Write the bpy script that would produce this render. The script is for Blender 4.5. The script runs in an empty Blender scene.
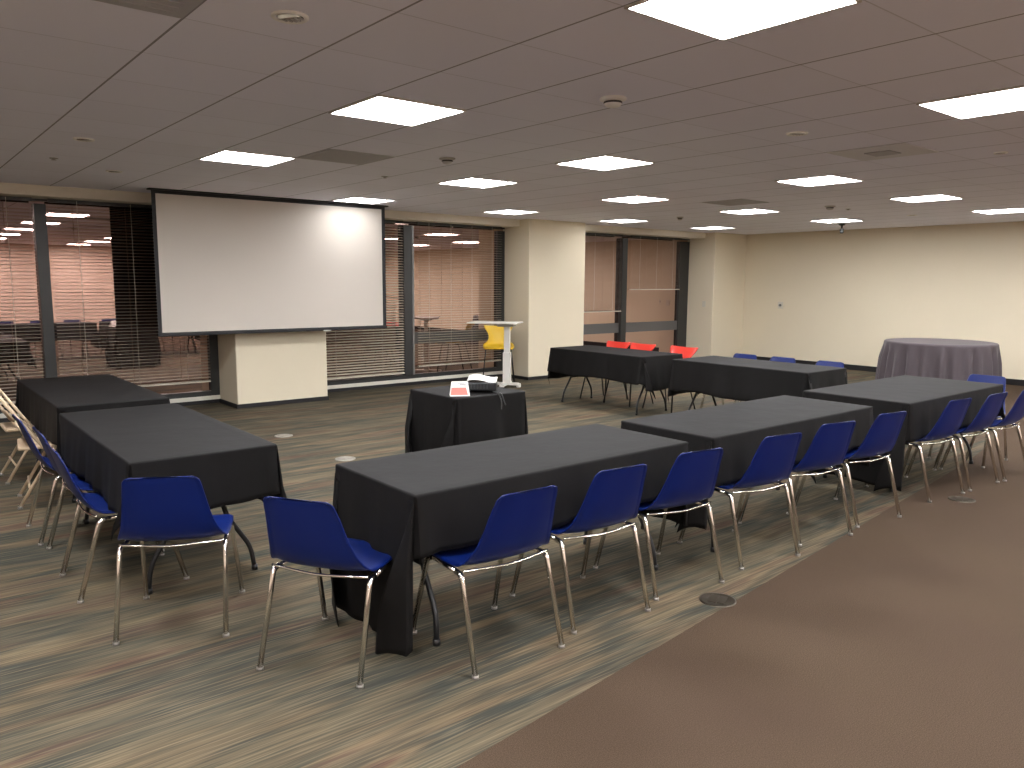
import bpy, math, random
from math import sin, cos, pi, radians as RD
from mathutils import Vector, Matrix

C = bpy.context.scene
random.seed(7)

# ------------------------------------------------------------------ camera
EYE = 1.65
yaw, pitch, roll, FPX = 0.8837422, -0.1306104, 0.0066531, 780.42
fwd = Vector((cos(yaw), sin(yaw), 0)); rgt = Vector((sin(yaw), -cos(yaw), 0)); up = Vector((0, 0, 1))
f2 = fwd*cos(pitch) + up*sin(pitch); u2 = up*cos(pitch) - fwd*sin(pitch)
r3 = rgt*cos(roll) + u2*sin(roll); u3 = -rgt*sin(roll) + u2*cos(roll)
cam_data = bpy.data.cameras.new('camera')
cam_data.sensor_width = 36.0
cam_data.lens = FPX*36.0/1024
cam_data.clip_start = 0.05
cam = bpy.data.objects.new('camera', cam_data)
M = Matrix(((r3.x, u3.x, -f2.x, 0), (r3.y, u3.y, -f2.y, 0), (r3.z, u3.z, -f2.z, EYE), (0, 0, 0, 1)))
cam.matrix_world = M
C.collection.objects.link(cam)
C.camera = cam

# ------------------------------------------------------------------ world, exposure
w = bpy.data.worlds.new('night'); C.world = w; w.use_nodes = True
w.node_tree.nodes['Background'].inputs[0].default_value = (0.010, 0.012, 0.018, 1)
w.node_tree.nodes['Background'].inputs[1].default_value = 1.0
C.view_settings.view_transform = 'Standard'
C.view_settings.look = 'None'
C.view_settings.exposure = 0.0
C.view_settings.gamma = 1.0
C.view_settings.use_curve_mapping = False
LAMP = 50.0              # strength of every ceiling panel
LAMP_COL = (1.0, 1.0, 1.02, 1)
C.cycles.max_bounces = 10
C.cycles.diffuse_bounces = 6
C.cycles.glossy_bounces = 5
C.cycles.use_denoising = True
C.cycles.sample_clamp_indirect = 12.0

# ------------------------------------------------------------------ materials
def mat(name, col, rough=0.6, metal=0.0, spec=0.5, emit=None, sheen=0.0, coat=0.0):
    m = bpy.data.materials.new(name); m.use_nodes = True
    b = m.node_tree.nodes['Principled BSDF']
    b.inputs['Base Color'].default_value = (*col, 1)
    b.inputs['Roughness'].default_value = rough
    b.inputs['Metallic'].default_value = metal
    b.inputs['Specular IOR Level'].default_value = spec
    b.inputs['Sheen Weight'].default_value = sheen
    b.inputs['Coat Weight'].default_value = coat
    if emit:
        b.inputs['Emission Color'].default_value = emit[0]
        b.inputs['Emission Strength'].default_value = emit[1]
    return m

class NT:
    def __init__(s, m): s.t = m.node_tree; s.b = s.t.nodes['Principled BSDF']
    def n(s, kind, **kw):
        nd = s.t.nodes.new(kind)
        for k, v in kw.items(): setattr(nd, k, v)
        return nd
    def l(s, a, b): s.t.links.new(a, b)
    def math(s, op, a, b=None, c=None):
        nd = s.n('ShaderNodeMath', operation=op)
        for i, v in enumerate((a, b, c)):
            if v is None: continue
            if hasattr(v, 'links'): s.l(v, nd.inputs[i])
            else: nd.inputs[i].default_value = v
        return nd.outputs[0]
    def pos(s, scale=(1, 1, 1)):
        g = s.n('ShaderNodeNewGeometry')
        mp = s.n('ShaderNodeMapping'); mp.inputs['Scale'].default_value = scale
        s.l(g.outputs['Position'], mp.inputs['Vector']); return mp.outputs[0]
    def noise(s, vec, scale=1.0, detail=3.0, rough=0.5):
        nd = s.n('ShaderNodeTexNoise'); s.l(vec, nd.inputs['Vector'])
        nd.inputs['Scale'].default_value = scale; nd.inputs['Detail'].default_value = detail
        nd.inputs['Roughness'].default_value = rough
        return nd.outputs[0]
    def ramp(s, fac, stops):
        nd = s.n('ShaderNodeValToRGB'); s.l(fac, nd.inputs[0])
        e = nd.color_ramp.elements
        while len(e) < len(stops): e.new(0.5)
        for el, (p, c) in zip(e, stops): el.position = p; el.color = (*c, 1)
        return nd.outputs[0]
    def mix(s, fac, a, b, mode='MIX'):
        nd = s.n('ShaderNodeMix', data_type='RGBA', blend_type=mode)
        for i, v in ((0, fac), (6, a), (7, b)):
            if hasattr(v, 'links'): s.l(v, nd.inputs[i])
            elif isinstance(v, tuple): nd.inputs[i].default_value = (*v, 1)
            else: nd.inputs[i].default_value = v
        return nd.outputs[2]
    def bump(s, h, strength=0.3, dist=0.01):
        nd = s.n('ShaderNodeBump'); s.l(h, nd.inputs['Height'])
        nd.inputs['Strength'].default_value = strength; nd.inputs['Distance'].default_value = dist
        s.l(nd.outputs[0], s.b.inputs['Normal'])

def plaster(name, col, rough=0.85):
    m = mat(name, col, rough, spec=0.25); t = NT(m)
    n = t.noise(t.pos(), 1.3, 4)
    c = t.mix(n, tuple(x*0.97 for x in col), tuple(min(1, x*1.03) for x in col))
    t.l(c, t.b.inputs['Base Color'])
    t.bump(t.noise(t.pos(), 180, 2), 0.08, 0.002)
    return m

m_wall = plaster('cream_wall_paint', (0.76, 0.68, 0.52))
m_wallb = plaster('rose_wall_paint', (0.72, 0.58, 0.48))
m_head = plaster('window_header_paint', (0.76, 0.71, 0.60))
m_base = mat('black_vinyl_base', (0.012, 0.011, 0.012), 0.5)
m_white = mat('white_laminate', (0.78, 0.76, 0.70), 0.4)
m_curb = mat('white_sill_paint', (0.74, 0.71, 0.62), 0.5)

def carpet_striped():
    m = mat('striped_plank_carpet', (0.1, 0.1, 0.1), 0.95, spec=0.1); t = NT(m)
    broad = t.noise(t.pos((0.50, 3.6, 1)), 1.0, 2.5, 0.6)
    col = t.ramp(broad, [(0.34, (0.098, 0.056, 0.039)), (0.42, (0.078, 0.064, 0.044)), (0.48, (0.052, 0.056, 0.047)),
                         (0.53, (0.090, 0.074, 0.050)), (0.58, (0.160, 0.118, 0.070)), (0.63, (0.115, 0.068, 0.047))])
    band = t.noise(t.pos((0.60, 5.5, 1)), 1.0, 2.5, 0.6)
    col = t.mix(t.math('MULTIPLY', t.ramp(band, [(0.46, (0, 0, 0)), (0.62, (1, 1, 1))]), 0.55), col, (0.180, 0.145, 0.088))
    col = t.mix(t.math('MULTIPLY', t.ramp(t.noise(t.pos((0.50, 4.2, 3)), 1.0, 2.5), [(0.48, (0, 0, 0)), (0.62, (1, 1, 1))]), 0.5), col, (0.052, 0.054, 0.045))
    fine = t.noise(t.pos((2.2, 85.0, 1)), 1.0, 2.0, 0.6)
    col = t.mix(t.ramp(fine, [(0.40, (0.50, 0.50, 0.50)), (0.58, (0, 0, 0))]), col, (0.034, 0.036, 0.031))
    fl = t.ramp(t.noise(t.pos((3.0, 110.0, 7)), 1.0, 1.0), [(0.52, (0, 0, 0)), (0.66, (0.38, 0.38, 0.38))])
    col = t.mix(fl, col, (0.24, 0.19, 0.12))
    t.l(col, t.b.inputs['Base Color'])
    t.bump(fine, 0.25, 0.004)
    return m
def carpet_brown():
    m = mat('brown_carpet', (0.12, 0.08, 0.06), 0.95, spec=0.1); t = NT(m)
    n = t.noise(t.pos(), 220, 2)
    col = t.ramp(n, [(0.3, (0.047, 0.031, 0.020)), (0.7, (0.096, 0.066, 0.043))])
    wear = t.noise(t.pos(), 0.9, 3)
    col = t.mix(t.ramp(wear, [(0.4, (0, 0, 0)), (0.7, (0.4, 0.4, 0.4))]), col, (0.060, 0.038, 0.028))
    t.l(col, t.b.inputs['Base Color']); t.bump(n, 0.3, 0.004)
    return m
m_carpet = carpet_striped(); m_brown = carpet_brown()

def ceiling_mat():
    m = mat('ceiling_tile', (0.45, 0.41, 0.38), 0.9, spec=0.2); t = NT(m)
    sp = t.n('ShaderNodeSeparateXYZ'); t.l(t.pos(), sp.inputs[0])
    def line(o, off, w):
        a = t.math('DIVIDE', t.math('SUBTRACT', o, off), 0.61)
        fr = t.math('FRACT', t.math('ADD', a, 100.0))
        d = t.math('MINIMUM', fr, t.math('SUBTRACT', 1.0, fr))
        return t.math('LESS_THAN', d, w)
    lx = line(sp.outputs[0], 2.267, 0.009); ly = line(sp.outputs[1], 1.512, 0.0055)
    n = t.noise(t.pos(), 0.45, 2)
    col = t.ramp(n, [(0.3, (0.86, 0.855, 0.95)), (0.7, (0.90, 0.895, 0.98))])
    # each tile has its own slightly different tone
    fx = t.math('FLOOR', t.math('DIVIDE', t.math('SUBTRACT', sp.outputs[0], 2.267), 0.61))
    fy = t.math('FLOOR', t.math('DIVIDE', t.math('SUBTRACT', sp.outputs[1], 1.512), 0.61))
    cb = t.n('ShaderNodeCombineXYZ'); t.l(fx, cb.inputs[0]); t.l(fy, cb.inputs[1])
    wn = t.n('ShaderNodeTexWhiteNoise'); t.l(cb.outputs[0], wn.inputs[0])
    col = t.mix(t.math('MULTIPLY', wn.outputs[0], 0.10), col, (0.60, 0.58, 0.58))
    col = t.mix(t.math('MULTIPLY', ly, 0.45), col, (0.40, 0.38, 0.38))
    col = t.mix(t.math('MULTIPLY', lx, 0.85), col, (0.22, 0.21, 0.21))
    t.l(col, t.b.inputs['Base Color'])
    t.bump(t.noise(t.pos(), 260, 2), 0.1, 0.002)
    return m
m_ceil = ceiling_mat()
m_lamp = mat('lamp_diffuser', (0.9, 0.9, 0.88), 0.5, emit=(LAMP_COL, LAMP))
m_lframe = mat('lamp_frame', (0.72, 0.68, 0.62), 0.5)
m_vent = mat('vent_tile', (0.46, 0.45, 0.46), 0.8)
m_vent2 = mat('pale_vent_tile', (0.70, 0.69, 0.70), 0.8)
m_slotdark = mat('vent_slot', (0.06, 0.055, 0.05), 0.8)
m_plast = mat('ceiling_white_plastic', (0.88, 0.86, 0.82), 0.45)
m_plastg = mat('ceiling_grey_plastic', (0.50, 0.48, 0.46), 0.5)
m_reflector = mat('downlight_reflector', (0.85, 0.82, 0.75), 0.25, 0.6)

def glass_mat():
    m = bpy.data.materials.new('bronze_reflective_glass'); m.use_nodes = True
    nt = m.node_tree; nt.nodes.clear()
    o = nt.nodes.new('ShaderNodeOutputMaterial'); mx = nt.nodes.new('ShaderNodeMixShader')
    g = nt.nodes.new('ShaderNodeBsdfGlossy'); g.inputs['Color'].default_value = (0.68, 0.50, 0.455, 1); g.inputs['Roughness'].default_value = 0.012
    tr = nt.nodes.new('ShaderNodeBsdfTransparent'); tr.inputs[0].default_value = (0.35, 0.25, 0.2, 1)
    mx.inputs[0].default_value = 0.80
    nt.links.new(tr.outputs[0], mx.inputs[1]); nt.links.new(g.outputs[0], mx.inputs[2]); nt.links.new(mx.outputs[0], o.inputs[0])
    return m
m_glass = glass_mat()
m_mull = mat('dark_bronze_metal', (0.045, 0.046, 0.045), 0.4, 0.3)
m_mulledge = mat('grey_metal_edge', (0.25, 0.25, 0.24), 0.4, 0.5)
m_transom = mat('grey_transom', (0.13, 0.125, 0.12), 0.5, 0.2)
m_slat = mat('blind_slat', (0.62, 0.56, 0.45), 0.5)
m_rail = mat('blind_rail', (0.62, 0.56, 0.47), 0.45)

def cloth_mat(name, col, rough, sheen):
    m = mat(name, col, rough, spec=0.19, sheen=sheen); t = NT(m)
    t.b.inputs['Sheen Roughness'].default_value = 0.4
    t.bump(t.noise(t.pos(), 5.0, 3), 0.25, 0.02)
    return m
m_cloth = cloth_mat('black_cloth', (0.0058, 0.0050, 0.0048), 0.72, 0.0)
m_gcloth = cloth_mat('grey_cloth', (0.085, 0.070, 0.078), 0.7, 0.15)
m_blue = mat('blue_plastic', (0.002, 0.011, 0.100), 0.36, spec=0.30)
m_red = mat('red_plastic', (0.62, 0.035, 0.02), 0.4)
m_yel = mat('yellow_plastic', (0.80, 0.52, 0.03), 0.4)
m_chrome = mat('chrome_tube', (0.80, 0.77, 0.72), 0.16, 1.0)
m_steel = mat('dull_chrome_tube', (0.35, 0.34, 0.32), 0.3, 1.0)
m_blk = mat('black_enamel', (0.012, 0.012, 0.013), 0.4)
m_tan = mat('tan_enamel', (0.55, 0.42, 0.28), 0.45)
m_tanpad = mat('tan_seat', (0.62, 0.47, 0.32), 0.5)
m_rubber = mat('clear_glide', (0.30, 0.28, 0.25), 0.35, 0.5)
m_screen = plaster('projection_fabric', (0.62, 0.57, 0.51), 0.9)
m_scrblk = mat('screen_black', (0.010, 0.010, 0.012), 0.6)
m_tabletop = mat('folding_tabletop', (0.45, 0.44, 0.42), 0.6)
m_plate = mat('cream_plate', (0.66, 0.62, 0.52), 0.5)
m_grey = mat('grey_metal', (0.45, 0.44, 0.42), 0.35, 0.8)
m_pink = mat('salmon_print', (0.75, 0.20, 0.16), 0.6)
m_paper = mat('white_paper', (0.85, 0.83, 0.80), 0.7)
m_ink = mat('grey_ink', (0.15, 0.14, 0.14), 0.7)
m_bplate = mat('bronze_floor_cover', (0.10, 0.085, 0.065), 0.3, 0.7)

# ------------------------------------------------------------------ mesh helpers
class MB:
    def __init__(s): s.v = []; s.f = []; s.sm = []
    def add(s, v, f, smooth=False):
        o = len(s.v); s.v += [tuple(p) for p in v]; s.f += [tuple(i+o for i in q) for q in f]; s.sm += [smooth]*len(f)
        return s
    def box(s, x0, x1, y0, y1, z0, z1, rot=0, c=(0, 0)):
        P = [(x, y, z) for z in (z0, z1) for y in (y0, y1) for x in (x0, x1)]
        if rot:
            P = [(c[0]+(x-c[0])*cos(rot)-(y-c[1])*sin(rot), c[1]+(x-c[0])*sin(rot)+(y-c[1])*cos(rot), z) for x, y, z in P]
        return s.add(P, [(0, 2, 3, 1), (4, 5, 7, 6), (0, 1, 5, 4), (2, 6, 7, 3), (0, 4, 6, 2), (1, 3, 7, 5)])
    def tube(s, pts, r=0.012, n=10, flat=1.0, cap=True):
        pts = [Vector(p) for p in pts]; V = []; F = []
        t0 = (pts[1]-pts[0]).normalized()
        ref = Vector((0, 0, 1)) if abs(t0.z) < 0.9 else Vector((1, 0, 0))
        a = t0.cross(ref).normalized()
        for i, p in enumerate(pts):
            if i == 0: t = t0
            elif i == len(pts)-1: t = (pts[-1]-pts[-2]).normalized()
            else: t = ((pts[i]-pts[i-1]).normalized()+(pts[i+1]-pts[i]).normalized()).normalized()
            a = (a-t*a.dot(t)).normalized(); b = t.cross(a)
            rr = r[i] if isinstance(r, (list, tuple)) else r
            for k in range(n):
                an = 2*pi*k/n; V.append(p+a*cos(an)*rr+b*sin(an)*rr*flat)
        for i in range(len(pts)-1):
            for k in range(n):
                F.append((i*n+k, i*n+(k+1) % n, (i+1)*n+(k+1) % n, (i+1)*n+k))
        s.add(V, F, True)
        if cap:
            o = len(s.v)-len(V)
            s.f.append(tuple(o+k for k in range(n))[::-1]); s.sm.append(False)
            s.f.append(tuple(o+(len(pts)-1)*n+k for k in range(n))); s.sm.append(False)
        return s
    def lathe(s, prof, c=(0, 0, 0), n=32, smooth=True):
        V = [(c[0]+r*cos(2*pi*k/n), c[1]+r*sin(2*pi*k/n), c[2]+z) for r, z in prof for k in range(n)]
        F = [(i*n+k, i*n+(k+1) % n, (i+1)*n+(k+1) % n, (i+1)*n+k) for i in range(len(prof)-1) for k in range(n)]
        return s.add(V, F, smooth)
    def grid(s, rows, smooth=True):
        m = len(rows[0]); V = [p for r in rows for p in r]
        F = [(i*m+j, i*m+j+1, (i+1)*m+j+1, (i+1)*m+j) for i in range(len(rows)-1) for j in range(m-1)]
        return s.add(V, F, smooth)
    def build(s, name, material, parent=None, bevel=0, solid=0, off=0, seg=2):
        me = bpy.data.meshes.new(name); me.from_pydata(s.v, [], s.f)
        me.polygons.foreach_set('use_smooth', s.sm)
        for mm in (material if isinstance(material, (list, tuple)) else [material]): me.materials.append(mm)
        me.update()
        o = bpy.data.objects.new(name, me); C.collection.objects.link(o)
        if parent: o.parent = parent
        if solid:
            k = o.modifiers.new('solid', 'SOLIDIFY'); k.thickness = solid; k.offset = off
        if bevel:
            k = o.modifiers.new('bevel', 'BEVEL'); k.width = bevel; k.segments = seg; k.limit_method = 'ANGLE'
        return o

def curve(pts, n=6):
    """Catmull-Rom through points"""
    P = [Vector(p) for p in pts]; P = [P[0]*2-P[1]]+P+[P[-1]*2-P[-2]]; out = []
    for i in range(1, len(P)-2):
        for k in range(n):
            t = k/n; a, b, c, d = P[i-1:i+3]
            out.append(0.5*((2*b)+(c-a)*t+(2*a-5*b+4*c-d)*t*t+(3*b-a-3*c+d)*t**3))
    out.append(P[-2]); return out
def bend(pts, r=0.05, n=5):
    """polyline with rounded corners"""
    P = [Vector(p) for p in pts]; out = [P[0]]
    for i in range(1, len(P)-1):
        a = (P[i-1]-P[i]); b = (P[i+1]-P[i]); q = min(r, a.length*.45, b.length*.45)
        A = P[i]+a.normalized()*q; B = P[i]+b.normalized()*q
        for k in range(n+1):
            t = k/n; out.append(A*(1-t)**2+P[i]*2*t*(1-t)+B*t*t)
    out.append(P[-1]); return out

def tag(o, label, cat, group=None, kind=None):
    o['label'] = label; o['category'] = cat
    if group: o['group'] = group
    if kind: o['kind'] = kind
    return o
def thing(name, label, cat, loc=(0, 0, 0), rz=0, group=None):
    o = bpy.data.objects.new(name, None); o.empty_display_size = 0.1; C.collection.objects.link(o)
    o.location = loc; o.rotation_euler = (0, 0, rz)
    return tag(o, label, cat, group)
def struct(o):
    o['kind'] = 'structure'; return o
def sempty(name, loc=(0, 0, 0)):
    o = bpy.data.objects.new(name, None); C.collection.objects.link(o); o.location = loc; return struct(o)
def dup(root, loc, rz, label, group=None):
    r = root.copy(); C.collection.objects.link(r); r.location = loc; r.rotation_euler = (0, 0, rz); r['label'] = label
    if group: r['group'] = group
    for ch in list(root.children):
        c = ch.copy(); C.collection.objects.link(c); c.parent = r
        for g in list(ch.children):
            d = g.copy(); C.collection.objects.link(d); d.parent = c
    return r

# ------------------------------------------------------------------ room shell
CE = 2.674; XR = 14.6; XL = -4.2; YF = -6.6; YW = 10.62; YP = 9.92
def edge(x):
    y = 1.85+0.125*x
    if x > 7.5: y += 0.032*(x-7.5)**2
    return y
xs = [XL+(XR-XL)*i/90 for i in range(91)]
fl = MB()
fl.grid([[(x, YF, 0) for x in xs], [(x, edge(x), 0) for x in xs]], False)
nb = len(fl.f)
fl.grid([[(x, edge(x), 0) for x in xs], [(x, YW+0.1, 0) for x in xs]], False)
flo = fl.build('floor', [m_carpet, m_brown])
for i, p in enumerate(flo.data.polygons): p.material_index = 1 if i < nb else 0
struct(flo)
struct(MB().box(XL, XR, YF, 10.17, CE, CE+0.05).build('ceiling', m_ceil))
struct(MB().box(XL, XR, 10.17, YW+0.06, 2.56, CE+0.05).build('trim_1', m_head))
struct(MB().box(XR, XR+0.1, YF, YW+0.1, 0, CE).build('wall_right', m_wall))
struct(MB().box(XL-0.1, XL, YF, YW+0.1, 0, CE).build('wall_left', m_wallb))
struct(MB().box(XL-0.1, XR+0.1, YF-0.1, YF, 0, CE).build('wall_front', m_wallb))
PIL = [(3.57, 4.83), (8.49, 9.78), (13.5, XR)]
for i, (a, b) in enumerate(PIL):
    struct(MB().box(a, b, YP, YW+0.1, 0, CE).build('wall_back', m_wall, bevel=0.012))
# black base around pillars and right wall
struct(MB().box(XR-0.012, XR, YF, YP, 0, 0.10).build('baseboard_right', m_base))
for a, b in PIL:
    s_ = MB().box(a-0.010, b+(0.010 if b < XR else 0), YP-0.010, YP+0.66, 0, 0.055)
    struct(s_.build('baseboard_back', m_base))
WIN = [(XL, 3.57), (4.83, 8.49), (9.78, 13.5)]
for a, b in WIN:
    struct(MB().box(a, b, 10.575, YW, 0, 0.05).build('baseboard_back', m_base))
    struct(MB().box(a, b, 10.560, YW, 0.05, 0.105).build('trim_2', m_curb, bevel=0.004))

# windows: glass, frames, mullions
MUL = [[-0.62, 1.60], [6.53], [11.475]]
for i, (a, b) in enumerate(WIN):
    wn = sempty('window_%d' % (i+1), ((a+b)/2, YW, 0)); cx = (a+b)/2
    MB().box(a-cx, b-cx, 0.0, 0.012, 0.105, 2.56).build('glass', m_glass, wn)
    f = MB(); f.box(a-cx, b-cx, -0.05, -0.002, 0.105, 0.17); f.box(a-cx, b-cx, -0.05, -0.002, 2.535, 2.56)
    f.box(a-cx, a-cx+0.04, -0.05, -0.002, 0.17, 2.50)
    f.box(b-cx-(0.11 if i == 0 else 0.15 if i == 1 else 0.30), b-cx, -0.05, -0.002, 0.17, 2.50)
    f.build('window_frame', m_mull, wn)
    if i == 2: MB().box(a+0.04-cx, b-0.30-cx, -0.03, -0.002, 0.66, 0.85).build('transom', m_transom, wn)
    for q in MUL[i]:
        wdt = 0.06 if i == 0 else 0.072
        mu = MB().box(q-wdt-cx, q+wdt-cx, -0.09, -0.002, 0.17, 2.50).build('mullion', m_mull, wn, bevel=0.004)
        if i == 1:
            MB().box(q+wdt+0.03-cx, b-0.15-cx, -0.03, -0.002, 0.65, 0.84).build('transom', m_transom, wn)
            MB().box(q+wdt-cx, q+wdt+0.03-cx, -0.10, -0.002, 0.17, 2.50).build('mullion_edge', m_mulledge, mu)
# exterior night slab so the glass never shows an empty horizon
# blinds
def blind(x0, x1, zb, label, tilt=5, pitch=0.040, wid=0.044, zt=2.55, cords=3, sag=False):
    b = thing('venetian_blind', label, 'blind', ((x0+x1)/2, 10.50, zb), 0, 'venetian blinds hanging in the windows')
    L = (x1-x0)/2; H = zt-zb
    MB().box(-L, L, -0.018, 0.018, H-0.03, H+0.01).build('headrail', m_mull, b)
    s = MB(); n = int((H-0.05)/pitch); tt = RD(tilt); dy = wid/2*cos(tt); dz = wid/2*sin(tt)
    for k in range(n):
        z = 0.025+k*pitch
        s.add([(-L, -dy, z-dz), (L, -dy, z-dz), (L, 0, z+0.0016), (-L, 0, z+0.0016), (L, dy, z+dz), (-L, dy, z+dz)], [(0, 1, 2, 3), (3, 2, 4, 5)], True)
    s.build('slats', m_slat, b)
    MB().box(-L, L, -0.014, 0.014, 0.0, 0.018).build('bottom_rail', m_rail, b, bevel=0.003)
    for k in range(cords):
        x = -L+2*L*(k+0.5)/cords if cords > 1 else 0
        MB().tube([(x, -0.018, 0.01), (x, -0.018, H)], 0.0028, 5).build('ladder_cord', m_rail, b)
    return b
blind(-0.52, 1.52, 0.22, 'left window blind hanging down behind the far left table', cords=4)
blind(1.68, 3.43, 0.30, 'wide slatted blind in the window directly left of the projection screen', cords=3)
blind(4.86, 6.42, 0.20, 'slatted blind between the low white pillar base and the dark window post', tilt=18, cords=2)
blind(6.68, 8.36, 0.29, 'slatted blind in the window behind the white lectern', tilt=5, cords=4)
blind(9.83, 11.35, 1.08, 'half raised blind in the narrow left pane beyond the middle pillar', tilt=0, pitch=0.0215, wid=0.022, cords=3)
blind(11.60, 13.12, 1.50, 'raised blind in the right pane above the red chairs', tilt=0, pitch=0.0215, wid=0.022, cords=3)
# switch and outlet plates
o = MB().box(13.488, 13.5, 10.10, 10.18, 1.15, 1.27).box(13.484, 13.489, 10.13, 10.15, 1.19, 1.23).build('light_switch', m_plate)
tag(o, 'small light switch on the pillar beside the red chairs', 'light switch')
o = thing('wall_thermostat', 'small round knob on a plate on the right cream wall', 'thermostat', (14.6, 9.04, 1.2))
MB().box(-0.012, 0, -0.06, 0.06, -0.07, 0.07).build('plate', m_plate, o, bevel=0.003)
k = MB().lathe([(0.0, 0.03), (0.022, 0.03), (0.026, 0.0)], n=16)
k.v = [(-z-0.012, y, x) for x, y, z in k.v]; k.build('knob', m_mulledge, o)

# ------------------------------------------------------------------ ceiling lights
def light_proto():
    t = thing('ceiling_light', 'x', 'ceiling light', (0, 0, CE), 0, 'square ceiling light panels')
    S = 0.295
    f = MB()
    for a in (0, 1, 2, 3):
        f.box(-S-0.008, S+0.008, S-0.004, S+0.008, -0.010, 0.0, rot=a*pi/2)
    f.build('frame', m_lframe, t)
    MB().box(-S+0.005, S-0.005, -S+0.005, S-0.005, -0.006, -0.001).build('diffuser', m_lamp, t)
    MB().tube([(-S+0.01, 0.0, -0.008), (0.02, 0.0, -0.008)]+[(0.02+0.17*sin(q), -0.22*(1-cos(q)), -0.008) for q in (.4, .8, 1.2, 1.6)]+[(0.18, -0.285, -0.008)], 0.005, 6).build('lens_seam', m_mulledge, t)
    return t
m_lamp_dim = mat('lamp_diffuser_dimmed', (0.9, 0.9, 0.88), 0.5, emit=(LAMP_COL, LAMP*0.25))
LP = light_proto()
LL = {(0, 0): 'huge near ceiling light panel cut by the top edge of the photo', (1, 0): 'ceiling light panel cut by the right edge, nearest on that side',
 (0, 1): 'large ceiling light panel above the centre right of the screen', (1, 1): 'ceiling light panel straight ahead above the middle pillar, near the round smoke detector',
 (2, 1): 'ceiling light panel near the pale square air grille', (3, 1): 'ceiling light panel right of the hanging black camera',
 (4, 1): 'ceiling light panel at the right edge close to the far wall', (0, 2): 'ceiling light panel in front of the left half of the screen',
 (1, 2): 'ceiling light panel just right of the screen, second back in its row', (2, 2): 'ceiling light panel third back, over the yellow chair side of the middle pillar',
 (3, 2): 'ceiling light panel right beside the far dark square grille', (4, 2): 'ceiling light panel directly above the hanging black camera',
 (1, 3): 'ceiling light panel touching the top right corner of the screen', (2, 3): 'small looking ceiling light panel next to the left side of the middle pillar',
 (3, 3): 'ceiling light panel above the narrow window between the two pillars', (4, 3): 'ceiling light panel in front of the corner pillar by the right wall'}
first = True
for i in range(-2, 5):
    for j in range(-3, 4):
        x = 2.572+2.44*i; y = 1.817+2.44*j
        if (i, j) == (1, 1): y += 0.61
        if (i, j) not in LL:
            if i < 0 and j > 2: continue
            if (i, j) == (0, 3): continue
            if i == -2 and j > 0: continue
            lb = 'square ceiling light panel outside the photo, behind or beside the camera'
        else: lb = LL[(i, j)]
        g = 'square ceiling light panels' if (i, j) in LL else 'ceiling light panels outside the photo'
        if first: LP.location = (x, y, CE); LP['label'] = lb; LP['group'] = g; first = False
        else:
            q = dup(LP, (x, y, CE), 0, lb, g)
            if j == 3:      # the row next to the window wall runs dimmed
                for ch in q.children:
                    if ch.name.startswith('diffuser'):
                        ch.data = ch.data.copy(); ch.data.materials[0] = m_lamp_dim

# ceiling vents (tile sized grilles)
def vent(x, y, label, m, slots=True):
    t = thing('ceiling_vent', label, 'vent', (x, y, CE), 0, 'square ceiling air grilles')
    MB().box(-0.298, 0.298, -0.298, 0.298, -0.006, 0).build('face_plate', m, t, bevel=0.002)
    s = MB()
    if slots:
        for k in range(9): s.box(-0.25, 0.25, -0.24+k*0.06-0.008, -0.24+k*0.06+0.008, -0.009, -0.005)
        s.build('slats', m, t)
    else:
        s.box(-0.10, 0.10, -0.10, 0.10, -0.014, -0.006).build('centre_plate', m_vent, t, bevel=0.003)
vent(3.182, 6.087, 'dark square ceiling grille above the top of the projection screen', m_vent)
vent(6.232, 3.037, 'pale square ceiling grille with a darker centre on the right', m_vent2, False)
vent(8.672, 6.087, 'dark square ceiling grille far ahead beside a light panel', m_vent)
vent(0.742, 3.037, 'dark square ceiling grille cut by the top left edge', m_vent)
# round ceiling fittings
def downlight(x, y, label, r=0.072):
    t = thing('round_downlight', label, 'downlight', (x, y, CE), 0.6, 'round recessed downlights')
    MB().lathe([(r, 0), (r, -0.006), (r*0.93, -0.010), (r*0.76, -0.008), (r*0.72, 0.0)]).build('trim_ring', m_plast, t)
    MB().lathe([(r*0.74, -0.002), (0.0, -0.002)]).build('cup', m_slotdark, t)
    e = MB()
    for k in range(5):
        yy = -r*0.5+k*r*0.25; h = math.sqrt(max(0, (r*0.68)**2-yy*yy))
        e.box(0.004, h, yy-0.004, yy+0.004, -0.009, -0.003)
    e.build('louvre', m_plastg, t)
    P = [(0, 0, -0.006)]+[(r*0.66*cos(a), r*0.66*sin(a), -0.006) for a in [pi/2+pi*k/12 for k in range(13)]]
    e = MB(); e.add(P, [(0, i+1, i) for i in range(1, 13)]); e.build('reflector', m_reflector, t, solid=0.002)
downlight(1.36, 3.043, 'round downlight with half louvre near the top left edge')
downlight(1.32, 6.62, 'round downlight above the left window, nearer of the two')
downlight(1.91, 8.36, 'round downlight close above the top left corner of the screen')
downlight(5.02, 3.05, 'round downlight right of the round smoke detector')
downlight(6.92, 2.44, 'small round downlight near the right edge of the ceiling', 0.05)
downlight(12.16, 5.42, 'tiny round downlight far right near the far wall', 0.07)
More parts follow.
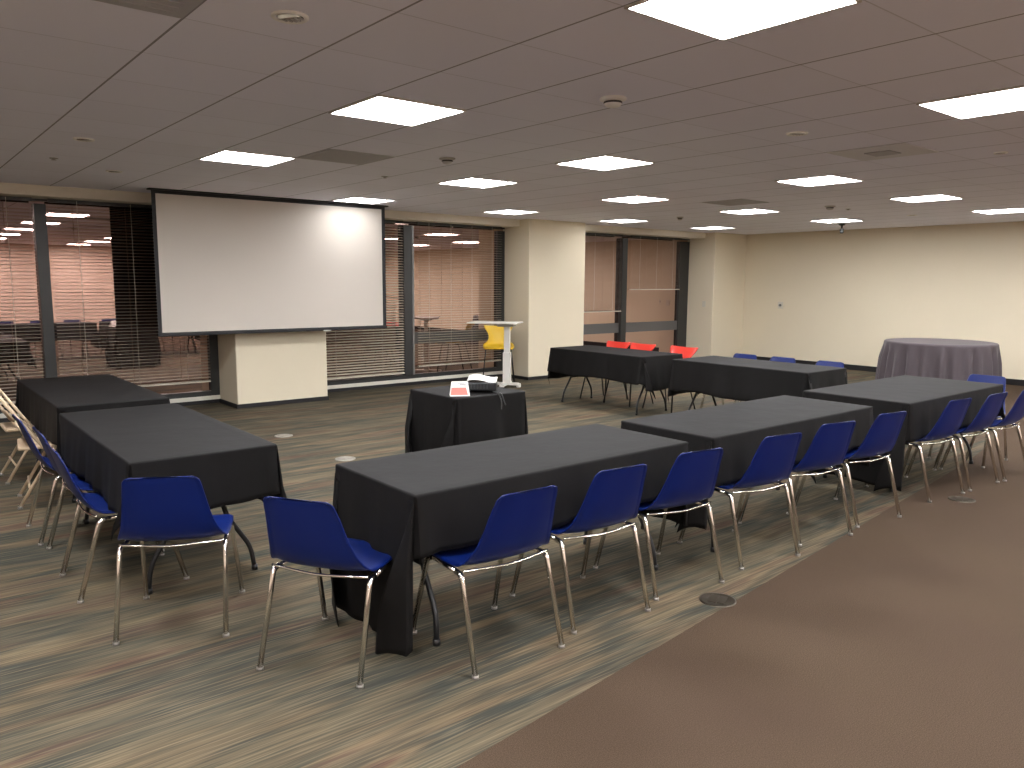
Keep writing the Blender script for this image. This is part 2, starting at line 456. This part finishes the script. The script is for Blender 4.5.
def detector(x, y, label, s=1.0, m=m_plast):
    t = thing('smoke_detector', label, 'smoke detector', (x, y, CE), 0, 'round ceiling detectors')
    MB().lathe([(0, 0), (0.075*s, 0), (0.075*s, -0.010), (0.060*s, -0.014), (0, -0.014)]).build('base', m, t)
    MB().lathe([(0.046*s, -0.014), (0.050*s, -0.030), (0.042*s, -0.044), (0.02*s, -0.050), (0, -0.050)]).build('dome', m, t)
    MB().lathe([(0.0505*s, -0.020), (0.0525*s, -0.023), (0.0525*s, -0.029), (0.0505*s, -0.031)]).build('sensor_band', m_slotdark, t)
detector(3.317, 3.166, 'white smoke detector on the ceiling right of the centre')
detector(3.85, 5.57, 'small grey detector on the ceiling above a light panel', 0.9, m_plastg)
detector(9.995, 5.532, 'dark detector on the ceiling just behind the far right lights', 0.9, m_plastg)
detector(9.98, 8.02, 'tiny detector near the narrow far window', 0.7, m_plastg)
def sprinkler(x, y, label):
    t = thing('ceiling_sprinkler', label, 'sprinkler', (x, y, CE), 0, 'ceiling sprinkler heads')
    MB().lathe([(0.035, 0), (0.034, -0.004), (0.012, -0.008), (0.010, -0.012), (0, -0.012)]).build('body', m_grey, t)
    MB().lathe([(0.0, -0.012), (0.02, -0.014), (0.02, -0.017), (0, -0.017)]).build('deflector', m_grey, t)
sprinkler(4.05, 6.95, 'sprinkler head on the ceiling right of the screen corner')
sprinkler(1.32, 7.83, 'small sprinkler head above the left window')
sprinkler(10.57, 5.58, 'sprinkler head beside the far ceiling detector')
o = thing('security_camera', 'small black security camera hanging from the ceiling near the right wall', 'camera', (13.12, 7.02, CE), 0.5)
MB().lathe([(0, 0), (0.05, 0), (0.05, -0.02), (0.015, -0.03), (0.013, -0.09), (0, -0.09)]).build('mount', m_blk, o)
MB().box(-0.05, 0.07, -0.03, 0.03, -0.155, -0.085).build('housing', m_blk, o, bevel=0.012)
MB().tube([(-0.05, 0, -0.12), (-0.065, 0, -0.12)], 0.02, 12).build('lens', m_mull, o)

# ------------------------------------------------------------------ projection screen
t = thing('projection_screen', 'large white projection screen with black border pulled down from the ceiling', 'projection screen', (4.085, 9.62, 0.985))
W2 = 1.515; H = CE-0.985-0.004
MB().box(-W2+0.045, W2-0.055, -0.0035, -0.001, 0.045, H-0.05).build('white_surface', m_screen, t)
f = MB(); f.box(-W2, W2, -0.001, 0.003, 0.035, H)
f.build('black_border', m_scrblk, t)
MB().box(-W2-0.005, W2+0.005, -0.014, 0.014, 0.0, 0.038).build('bottom_bar', m_scrblk, t, bevel=0.006)
MB().box(0.55, 0.66, -0.02, -0.012, -0.006, 0.008).build('pull_tab', m_white, t)
MB().box(-W2-0.03, W2+0.03, -0.05, 0.06, H-0.012, H+0.003).build('ceiling_slot', m_scrblk, t)

# ------------------------------------------------------------------ tablecloths
def falling_cloth(name, x0, x1, y0, y1, zt, d, seed, label, group, material, wave=1.0, flare=0.015, floor=None, rz=0, cat='tablecloth', rr=0.011, step=0.028):
    """d = (left, right, near, far) overhangs; a rectangle of cloth laid over a rectangular top"""
    rnd = random.Random(seed)
    ph = [rnd.uniform(0, 6.28) for _ in range(12)]
    cx, cy = (x0+x1)/2, (y0+y1)/2; hx, hy = (x1-x0)/2, (y1-y0)/2
    def axis(h, dl, dr):
        a = []; n = max(4, int(2*h/(step*2)))
        for k in range(int(dl/step)+1): a.append(-h-dl+dl*k/(int(dl/step)+1))
        a += [-h-0.019, -h-0.014, -h-0.009, -h-0.004]
        for k in range(n+1): a.append(-h+2*h*k/n)
        a += [h+0.004, h+0.009, h+0.014, h+0.019]
        for k in range(1, int(dr/step)+2): a.append(h+dr*k/(int(dr/step)+1))
        return sorted(a)
    U = axis(hx, d[0], d[1]); Vv = axis(hy, d[2], d[3])
    def pt(u, v):
        ou = max(0, abs(u)-hx); ov = max(0, abs(v)-hy); su = 1 if u > 0 else -1; sv = 1 if v > 0 else -1
        bx = max(-hx, min(hx, u)); by = max(-hy, min(hy, v))
        r = math.hypot(ou, ov)
        if r < 1e-6:
            return (bx, by, 0.0)
        th = math.atan2(ov, ou)
        s_ = (by if ou > 0 and ov == 0 else bx)+(su*2.1 if ou > ov else sv*3.7)
        # roll over the table edge
        q = min(r, rr*1.57); an = q/rr
        out = rr*sin(an); dz = rr*(1-cos(an)); rem = r-q
        wv = (0.5+0.5*sin(s_*7.5+ph[0]+su+2*sv))*0.020+(0.5+0.5*sin(s_*15+ph[1]))*0.012+0.008*sin(s_*31+ph[2])
        fade = min(1, rem/0.30)
        lat = rem*flare+wv*fade*wave
        if ou > 0 and ov > 0:
            m_ = sin(2*th)
            lat = rem*flare+wv*fade*wave*(1-m_)
            lat += 0.12*m_*fade*min(1, rem/0.45)
            tip = rem*0.42*m_
        else: tip = 0
        dx = cos(th)*(lat+out); dy = sin(th)*(lat+out)
        gu = d[0] if su < 0 else d[1]; gv = d[2] if sv < 0 else d[3]
        gx, gy = (0.0, -1.0) if gu >= gv else (-1.0, 0.0)
        X = bx+su*(dx+gx*tip); Y = by+sv*(dy+gy*tip)
        zz = -(dz+math.sqrt(max(0, rem*rem-(tip*0.6)**2-(rem*flare)**2)))
        zz += 0.012*sin(s_*6+ph[4])*fade
        if floor is not None and zz < floor:
            ex = floor-zz; zz = floor+0.004*sin(s_*20)+0.002
            X += su*cos(th)*ex*0.5; Y += sv*sin(th)*ex*0.5
        return (X, Y, zz)
    rows = [[pt(u, v) for u in U] for v in Vv]
    o = MB().grid(rows).build(name, material)
    o.location = (cx, cy, zt); o.rotation_euler = (0, 0, rz)
    sf = o.modifiers.new('thick', 'SOLIDIFY'); sf.thickness = 0.003; sf.offset = -1
    tag(o, label, cat, group)
    return o

def folding_table(x, y, L, Wd, rz, label, h=0.735, group='folding tables under black cloths'):
    t = thing('folding_table', label, 'table', (x, y, 0), rz, group)
    MB().box(-L/2+0.01, L/2-0.01, -Wd/2+0.01, Wd/2-0.01, h-0.035, h).build('tabletop', m_tabletop, t, bevel=0.012)
    for s in (-1, 1):
        ex = s*(L/2-0.17)
        for q in (-1, 1):
            pts = bend([(ex, q*0.10, h-0.04), (ex, q*0.13, 0.36), (ex+s*0.01, q*0.27, 0.14), (ex+s*0.02, q*0.285, 0.012)], 0.08, 6)
            lg = MB().tube(pts, 0.0135, 10).build('leg', m_blk, t)
            MB().lathe([(0, 0), (0.018, 0), (0.017, 0.03), (0, 0.03)], c=(ex+s*0.02, q*0.285, 0)).build('foot_cap', m_blk, lg)
        MB().tube([(ex, -0.14, 0.34), (ex, 0.14, 0.34)], 0.011, 8).tube([(ex, 0, 0.34), (s*(L/2-0.62), 0, h-0.04)], 0.009, 8).build('brace', m_blk, t)
    return t

TZ = 0.748
G = 'black tablecloths over the folding tables'
# name: centre, length along local x, etc.  (x0,x1,y0,y1,overhangs l,r,near,far)
TB = [
 ('A', 1.735, 3.555, 2.755, 3.475, (0.71, 0.52, 0.29, 0.34), 'near black cloth covering the closest table, its corner reaching the carpet in the centre', 'table under the closest black cloth in the front row', 0),
 ('B', 3.775, 5.70, 2.735, 3.45, (0.55, 0.46, 0.295, 0.32), 'black cloth on the middle table of the front row', 'table under the middle cloth of the front row', 0),
 ('C', 6.08, 7.955, 2.63, 3.50, (0.68, 0.29, 0.295, 0.40), 'black cloth on the rightmost front row table, before the round grey table', 'table under the rightmost cloth of the front row', 0),
 ('F', 0.94, 1.68, 4.115, 5.95, (0.295, 0.40, 0.29, 0.40), 'black cloth on the left table, nearer of the two there', 'table under the nearer cloth on the left side', 1),
 ('G', 0.98, 1.72, 6.27, 8.17, (0.300, 0.36, 0.36, 0.30), 'black cloth on the far left table beneath the window', 'table under the far left cloth by the window', 1),
 ('M', 7.24, 7.99, 6.32, 7.98, (0.34, 0.30, 0.42, 0.44), 'black cloth on the back table in front of the red chairs', 'table under the cloth in front of the red chairs', 1),
 ('N', 7.33, 8.11, 4.20, 5.92, (0.37, 0.28, 0.38, 0.46), 'black cloth on the back right table in front of three blue chairs', 'table under the cloth in front of the three far blue chairs', 1),
]
for k, (nm, x0, x1, y0, y1, d, lc, lt, o90) in enumerate(TB):
    falling_cloth('tablecloth', x0, x1, y0, y1, TZ, d, 11+k, lc, G, m_cloth, flare=0.09 if nm in 'MN' else 0.04 if nm == 'F' else 0.015)
    if o90: folding_table((x0+x1)/2, (y0+y1)/2, y1-y0, x1-x0, pi/2, lt)
    else: folding_table((x0+x1)/2, (y0+y1)/2, x1-x0, y1-y0, 0, lt)
# small projector table
falling_cloth('tablecloth', 3.47, 4.15, 4.90, 5.56, TZ, (0.70, 0.70, 0.70, 0.70), 31, 'black cloth falling to the floor around the small projector table', G, m_cloth, wave=1.5, flare=0.0, floor=0.012-TZ)
t = thing('square_table', 'small square table hidden under the cloth that carries the projector', 'table', (3.81, 5.23, 0))
MB().box(-0.33, 0.33, -0.32, 0.32, 0.705, 0.735).build('tabletop', m_tabletop, t, bevel=0.01)
for a in (-1, 1):
    for b in (-1, 1):
        MB().tube([(a*0.28, b*0.27, 0.70), (a*0.29, b*0.28, 0.0)], 0.015, 10).build('leg', m_blk, t)

# round table
def round_cloth(cx, cy, R, H):
    rows = []; n = 240; rnd = random.Random(5)
    ph = [rnd.uniform(0, 6.28) for _ in range(6)]
    for r in (0.0, R*0.5, R*0.9, R-0.03): rows.append([(r*cos(2*pi*k/n), r*sin(2*pi*k/n), 0) for k in range(n+1)])
    for a in (20, 45, 70, 90): rows.append([((R-0.03+0.03*sin(RD(a)))*cos(2*pi*k/n), (R-0.03+0.03*sin(RD(a)))*sin(2*pi*k/n), -0.03*(1-cos(RD(a)))) for k in range(n+1)])
    for j in range(1, 15):
        q = j/14; row = []
        for k in range(n+1):
            th = 2*pi*k/n
            w_ = sin(26*th+ph[0]+0.8*sin(3*th))+0.45*sin(15*th+ph[1])+0.3*sin(41*th+ph[2])
            r = R+0.06*q+0.034*w_*min(1, q*3)
            row.append((r*cos(th), r*sin(th), -0.03-(H-0.035)*q))
        rows.append(row)
    o = MB().grid(rows).build('round_tablecloth', m_gcloth); o.location = (cx, cy, H+0.003)
    return tag(o, 'floor length grey cloth gathered over the round table by the right wall', 'tablecloth')
RX, RY = 12.87, 5.17
round_cloth(RX, RY, 0.79, 0.765)
t = thing('round_table', 'round table hidden under the grey cloth by the right wall', 'table', (RX, RY, 0))
MB().lathe([(0, 0.72), (0.75, 0.72), (0.77, 0.735), (0.75, 0.755), (0, 0.755)], n=48).build('tabletop', m_tabletop, t)
for k in range(4):
    a = pi/4+k*pi/2
    MB().tube([(0.5*cos(a), 0.5*sin(a), 0.72), (0.56*cos(a), 0.56*sin(a), 0.0)], 0.015, 8).build('leg', m_blk, t)

# ------------------------------------------------------------------ blue shell chairs
def shell(prof, ncol=13, wing=0.035, lip=0.008):
    """prof rows: (y, z, half width, wing factor); sitter faces +y"""
    P = []
    pts = [Vector((0, y, z)) for y, z, hw, wf in prof]
    for i, (y, z, hw, wf) in enumerate(prof):
        a = pts[max(0, i-1)]; b = pts[min(len(pts)-1, i+1)]; tt = (b-a).normalized()
        nrm = Vector((0, -tt.z, tt.y))      # towards the sitter / up
        row = []
        for k in range(-ncol, ncol+1):
            u = k/ncol
            off = wing*wf*abs(u)**3.2
            if abs(k) == ncol: off -= lip
            p = pts[i]+nrm*off; row.append((hw*(abs(u) if u > 0 else -abs(u)), p.y, p.z))
        P.append(row)
    return P
def densify(prof, n=4):
    out = []
    P = [prof[0]]+list(prof)+[prof[-1]]
    for i in range(1, len(P)-2):
        for k in range(n):
            t = k/n
            out.append(tuple(0.5*((2*P[i][j])+(P[i+1][j]-P[i-1][j])*t+(2*P[i-1][j]-5*P[i][j]+4*P[i+1][j]-P[i+2][j])*t*t+(3*P[i][j]-P[i-1][j]-3*P[i+1][j]+P[i+2][j])*t**3) for j in range(4)))
    out.append(prof[-1]); return out
BLUE_PROF = [(-0.047, 0.781, 0.124, .0), (-0.046, 0.780, 0.142, .1), (-0.042, 0.770, 0.156, .2), (-0.037, 0.750, 0.164, .3), (-0.018, 0.69, 0.174, .5), (0.008, 0.61, 0.187, .6),
             (0.040, 0.53, 0.204, .7), (0.075, 0.475, 0.224, .7), (0.115, 0.445, 0.238, .6), (0.17, 0.434, 0.240, .5), (0.28, 0.428, 0.236, .5),
             (0.40, 0.434, 0.228, .35), (0.475, 0.440, 0.215, .15), (0.515, 0.431, 0.203, 0.0), (0.532, 0.408, 0.190, 0.0)]
def blue_chair():
    t = thing('stacking_chair', 'x', 'chair', (0, 0, 0), 0, 'blue plastic stacking chairs')
    s = MB().grid(shell(densify(BLUE_PROF)))
    s.build('seat_shell', m_blue, t, solid=0.006, off=0)
    for q in (-1, 1):
        # bent side tube split in rear leg, front leg and seat rail
        rear = bend([(q*0.238, 0.005, 0.012), (q*0.232, 0.118, 0.412), (q*0.226, 0.17, 0.414)], 0.030, 6)
        front = bend([(q*0.238, 0.530, 0.012), (q*0.215, 0.425, 0.400), (q*0.212, 0.37, 0.414)], 0.030, 6)
        lg = MB().tube(rear, 0.0135, 12, 0.85).build('leg', m_chrome, t)
        MB().lathe([(0, 0), (0.0148, 0), (0.0148, 0.012), (0, 0.013)], c=(q*0.238, 0.005, 0), n=14).build('glide', m_rubber, lg)
        lg = MB().tube(front, 0.0135, 12, 0.85).build('leg', m_chrome, t)
        MB().lathe([(0, 0), (0.0148, 0), (0.0148, 0.012), (0, 0.013)], c=(q*0.238, 0.530, 0), n=14).build('glide', m_rubber, lg)
        MB().tube([(q*0.226, 0.165, 0.414), (q*0.212, 0.375, 0.414)], 0.0115, 10).build('side_rail', m_chrome, t)
    c = MB()
    c.tube(curve([(-0.230, 0.106, 0.432), (-0.15, 0.090, 0.431), (0, 0.082, 0.424), (0.15, 0.090, 0.431), (0.230, 0.106, 0.432)], 6), 0.0065, 8)
    c.build('cross_bar', m_chrome, t)
    MB().tube([(-0.214, 0.375, 0.412), (0.214, 0.375, 0.412)], 0.0075, 8).build('cross_bar', m_chrome, t)
    return t
BC = blue_chair()
used = [False]
def put_blue(x, y, fx, fy, label):
    rz = math.atan2(fy, fx)-pi/2
    if not used[0]:
        BC.location = (x, y, 0); BC.rotation_euler = (0, 0, rz); BC['label'] = label; used[0] = True
    else: dup(BC, (x, y, 0), rz, label)
CH = [
 (1.295, 2.905, .838, .547, 'blue plastic chair angled at the left end of the nearest table'),
 (2.080, 2.460, .04, 1, 'blue plastic chair nearest the cloth corner, first along the front row'),
 (2.695, 2.495, .10, 1, 'blue plastic chair second along the front row, before the nearest table'),
 (3.305, 2.500, .15, 1, 'blue plastic chair at the gap between the first and middle front tables'),
 (4.035, 2.475, .17, 1, 'blue plastic chair at the left end of the middle front table'),
 (4.675, 2.480, .20, 1, 'blue plastic chair in the middle of the middle front table'),
 (5.335, 2.450, .15, 1, 'blue plastic chair at the right end of the middle front table'),
 (6.380, 2.420, .12, 1, 'blue plastic chair at the left end of the rightmost front table'),
 (6.985, 2.370, .08, 1, 'blue plastic chair second of three at the rightmost front table'),
 (7.560, 2.320, .05, 1, 'blue plastic chair cut off by the right edge of the photo'),
 (8.24, 2.87, -1, .02, 'blue chair at the far end of the rightmost front table, against the grey cloth'),
 (0.955, 3.622, .473, .881, 'blue plastic chair with its back to us, near end of the left table'),
 (0.715, 4.595, 1, 0, 'nearest blue chair along the long side of the left table'),
 (0.735, 5.145, 1, 0, 'middle blue chair along the left table, mostly hidden between its neighbours'),
 (0.705, 5.725, 1, 0, 'farthest blue chair along the left table, beside the tan folding chairs'),
 (8.25, 5.58, -1, 0, 'leftmost of the three blue chairs behind the back right table'),
 (8.26, 5.07, -1, 0, 'middle of the three blue chairs behind the back right table'),
 (8.26, 4.48, -1, 0, 'rightmost of the three blue chairs behind the back right table'),
]
for c in CH: put_blue(*c)

# ------------------------------------------------------------------ red and yellow shell chairs
EAR_PROF = [(-0.065, 0.80, 0.222, .2), (-0.062, 0.795, 0.224, .25), (-0.052, 0.76, 0.215, .5), (-0.035, 0.70, 0.185, .8), (-0.005, 0.63, 0.155, 1.0), (0.03, 0.56, 0.15, .9),
            (0.075, 0.485, 0.19, 1.0), (0.13, 0.452, 0.22, 1.0), (0.22, 0.44, 0.235, .8), (0.36, 0.445, 0.235, .5), (0.44, 0.450, 0.225, .2), (0.49, 0.435, 0.20, 0.0)]
def ear_chair(name, label, material, legmat, group=None, s=1.0, seat_k=1.0, lift=0.0):
    t = thing(name, label, 'chair', (0, 0, 0), 0, group)
    pr = [(y*s, z*s*seat_k+lift, hw*s, wf) for y, z, hw, wf in EAR_PROF]
    MB().grid(shell(densify(pr), wing=0.05)).build('seat_shell', material, t, solid=0.008)
    zt = 0.43*s*seat_k+lift
    for q in (-1, 1):
        MB().tube(bend([(q*0.24*s, -0.02*s, 0.0), (q*0.19*s, 0.10*s, zt), (q*0.19*s, 0.16*s, zt)], 0.04), 0.0095, 8).build('leg', legmat, t)
        MB().tube(bend([(q*0.24*s, 0.46*s, 0.0), (q*0.19*s, 0.38*s, zt), (q*0.19*s, 0.30*s, zt)], 0.04), 0.0095, 8).build('leg', legmat, t)
    MB().tube([(-0.19*s, 0.16*s, zt-0.004), (0.19*s, 0.16*s, zt-0.004)], 0.008, 8).build('cross_bar', legmat, t)
    MB().tube([(-0.19*s, 0.30*s, zt-0.004), (0.19*s, 0.30*s, zt-0.004)], 0.008, 8).build('cross_bar', legmat, t)
    return t
rc = ear_chair('red_chair', 'leftmost red chair behind the back table', m_red, m_blk, 'red plastic chairs behind the back table')
rc.location = (8.20, 7.66, 0); rc.rotation_euler = (0, 0, pi/2)
dup(rc, (8.20, 7.20, 0), pi/2, 'middle red chair behind the back table')
dup(rc, (8.26, 6.54, 0), pi/2, 'rightmost red chair, standing tallest in the gap between the two back tables')
yc = ear_chair('yellow_chair', 'yellow plastic chair behind the white lectern', m_yel, m_blk, None, 1.08, 0.86, 0.17)
yc.location = (8.06, 10.19, 0); yc.rotation_euler = (0, 0, 2.48)

# ------------------------------------------------------------------ tan folding chairs
def tan_chair():
    t = thing('folding_chair', 'x', 'chair', (0, 0, 0), 0, 'tan folding chairs')
    for q in (-1, 1):
        MB().tube([(q*0.215, -0.03, 0.83), (q*0.215, 0.10, 0.62), (q*0.215, 0.50, 0.012)], 0.0125, 10, 0.9).build('side_post', m_tan, t)
        lg = MB().tube([(q*0.19, 0.30, 0.44), (q*0.19, 0.05, 0.012)], 0.0115, 10).build('leg', m_tan, t)
        MB().lathe([(0, 0), (0.016, 0), (0.015, 0.02), (0, 0.02)], c=(q*0.19, 0.05, 0), n=12).build('foot_cap', m_rubber, lg)
    MB().tube([(-0.215, -0.03, 0.825), (0.215, -0.03, 0.825)], 0.0115, 10).build('top_rail', m_tan, t)
    rows = [[(x, 0.075+0.06-0.12*(z-0.50)/0.2+0.02*(1-(x/0.2)**2)*-1, z) for x in [-0.205+0.41*k/12 for k in range(13)]] for z in (0.50, 0.55, 0.60)]
    MB().grid(rows).build('back_slat', m_tanpad, t, solid=0.012)
    MB().box(-0.195, 0.195, 0.06, 0.44, 0.425, 0.450).build('seat', m_tanpad, t, bevel=0.01)
    MB().tube([(-0.19, 0.115, 0.15), (0.19, 0.115, 0.15)], 0.008, 8).build('stretcher', m_tan, t)
    MB().tube([(-0.215, 0.41, 0.15), (0.215, 0.41, 0.15)], 0.008, 8).build('stretcher', m_tan, t)
    return t
tc = tan_chair(); tc.location = (0.70, 6.66, 0); tc.rotation_euler = (0, 0, -pi/2-0.12); tc['label'] = 'nearer tan folding chair at the far left table, beyond the blue chairs'
dup(tc, (0.70, 7.50, 0), -pi/2, 'tan folding chair at the far left table, cut by the left edge of the photo')

# ------------------------------------------------------------------ lectern
t = thing('white_lectern', 'white height adjustable lectern with thin top on one column', 'lectern', (7.64, 9.50, 0), math.atan2(-.8, .6))
MB().box(-0.55, 0.24, -0.24, 0.24, 1.000, 1.021).build('top', m_white, t, bevel=0.006)
MB().box(-0.02, 0.10, -0.045, 0.045, 0.06, 0.55).build('column', m_white, t, bevel=0.006)
MB().box(-0.005, 0.085, -0.033, 0.033, 0.55, 0.97).build('inner_column', m_white, t, bevel=0.004)
MB().box(-0.10, 0.16, -0.10, 0.10, 0.955, 1.000).build('top_bracket', m_grey, t, bevel=0.006)
ft = MB().box(-0.17, 0.23, -0.04, 0.04, 0.035, 0.075).box(-0.02, 0.06, -0.26, 0.26, 0.035, 0.07).build('foot', m_white, t, bevel=0.008)
for a, b in ((0.23, 0), (-0.15, 0), (0.02, 0.24), (0.02, -0.24)):
    MB().box(a-0.035, a+0.035, b-0.03, b+0.03, 0.0, 0.07).build('caster', m_white, t, bevel=0.018)

# ------------------------------------------------------------------ things on the small table
t = thing('table_sign', 'small white and salmon tent sign on the projector table', 'sign', (3.555, 4.985, TZ+0.006), -0.55)
w1, h1, dp = 0.078, 0.112, 0.050
MB().add([(-w1, -dp, 0), (w1, -dp, 0), (w1*0.82, 0, h1), (-w1*0.82, 0, h1), (w1, dp, 0), (-w1, dp, 0)], [(0, 1, 2, 3), (1, 4, 2), (4, 5, 3, 2), (5, 0, 3), (0, 5, 4, 1)]).build('card', m_paper, t)
def onface(z, x, k=0.0015): return (x, -dp*(1-z/h1)-k, z)
MB().add([onface(0.010, -w1*.93), onface(0.010, w1*.80), onface(0.066, w1*.62), onface(0.066, -w1*.86)], [(0, 1, 2, 3)]).build('printed_panel', m_pink, t)
pr = MB()
for z, a, b in ((0.096, -0.2, 0.5), (0.085, 0.0, 0.62), (0.074, 0.3, 0.66)):
    pr.add([onface(z, w1*a), onface(z, w1*b), onface(z+0.005, w1*b), onface(z+0.005, w1*a)], [(0, 1, 2, 3)])
pr.build('printed_lines', m_ink, t)
t = thing('video_projector', 'black video projector beside the tent sign on the small table', 'projector', (3.86, 5.10, TZ+0.005), -0.72)
MB().box(-0.125, 0.125, -0.11, 0.11, 0.012, 0.082).build('body', m_blk, t, bevel=0.012)
MB().lathe([(0, 0.03), (0.026, 0.03), (0.034, 0.0)], n=20).build('lens_ring', m_mull, t)
o = t.children[-1]; o.location = (0.06, 0.11, 0.048); o.rotation_euler = (-pi/2, 0, 0)
v_ = MB()
for k in range(7): v_.box(-0.11+k*0.026, -0.098+k*0.026, -0.1125, -0.110, 0.028, 0.066)
v_.build('rear_vents', m_mull, t)
for a in (-1, 1): MB().lathe([(0, 0), (0.012, 0), (0.012, 0.014), (0, 0.014)], c=(a*0.09, -0.08, 0), n=12).build('foot', m_blk, t)
MB().lathe([(0, 0), (0.012, 0), (0.012, 0.014), (0, 0.014)], c=(0, 0.08, 0), n=12).build('foot', m_blk, t)
rows = [[(-0.115+0.24*i/8, -0.09+0.20*j/6, 0.092+0.012*sin(i*0.7)+0.018*(j/6)**2) for i in range(9)] for j in range(7)]
o = MB().grid(rows).build('paper_sheet', m_paper, None, solid=0.002); o.location = (3.86, 5.10, TZ+0.006); o.rotation_euler = (0, 0, -0.72)
tag(o, 'white sheet of paper lying on top of the black projector', 'paper')
pts = curve([(3.86, 5.0, TZ+0.02), (3.87, 4.93, TZ+0.012), (3.875, 4.885, TZ-0.004), (3.882, 4.862, TZ-0.06), (3.875, 4.855, TZ-0.12)], 6)
p2 = curve([(3.86, 5.0, TZ+0.02), (3.885, 4.93, TZ+0.012), (3.90, 4.885, TZ-0.004), (3.905, 4.862, TZ-0.05), (3.92, 4.855, TZ-0.09)], 6)
o = MB().tube(pts, 0.0045, 6).tube(p2, 0.0045, 6).build('projector_cable', m_mull)
tag(o, 'thin grey cable hanging over the front edge of the projector table', 'cable')

# ------------------------------------------------------------------ floor boxes
def floor_box(x, y, label, m=m_bplate, r=0.095):
    t = thing('floor_box', label, 'floor box', (x, y, 0), 0.4, 'round floor box covers')
    MB().lathe([(r, 0), (r, 0.003), (r*0.9, 0.006), (r*0.86, 0.004), (0, 0.004)]).build('ring', m, t)
    MB().box(-r*0.55, r*0.55, -r*0.02, r*0.45, 0.004, 0.008).box(-r*0.55, r*0.55, -r*0.45, -r*0.06, 0.004, 0.008).build('flap', m, t, bevel=0.002)
floor_box(3.32, 2.335, 'round bronze floor box at the edge of the brown carpet near the first chairs')
floor_box(6.42, 2.33, 'round bronze floor box under the chairs of the rightmost front table')
m_gplate = mat('pale_floor_cover', (0.32, 0.30, 0.26), 0.35, 0.6)
floor_box(3.31, 7.87, 'pale round floor box in the open carpet nearer the pillar base', m_gplate)
floor_box(3.32, 6.49, 'pale round floor box in the open carpet just behind the nearest table', m_gplate)
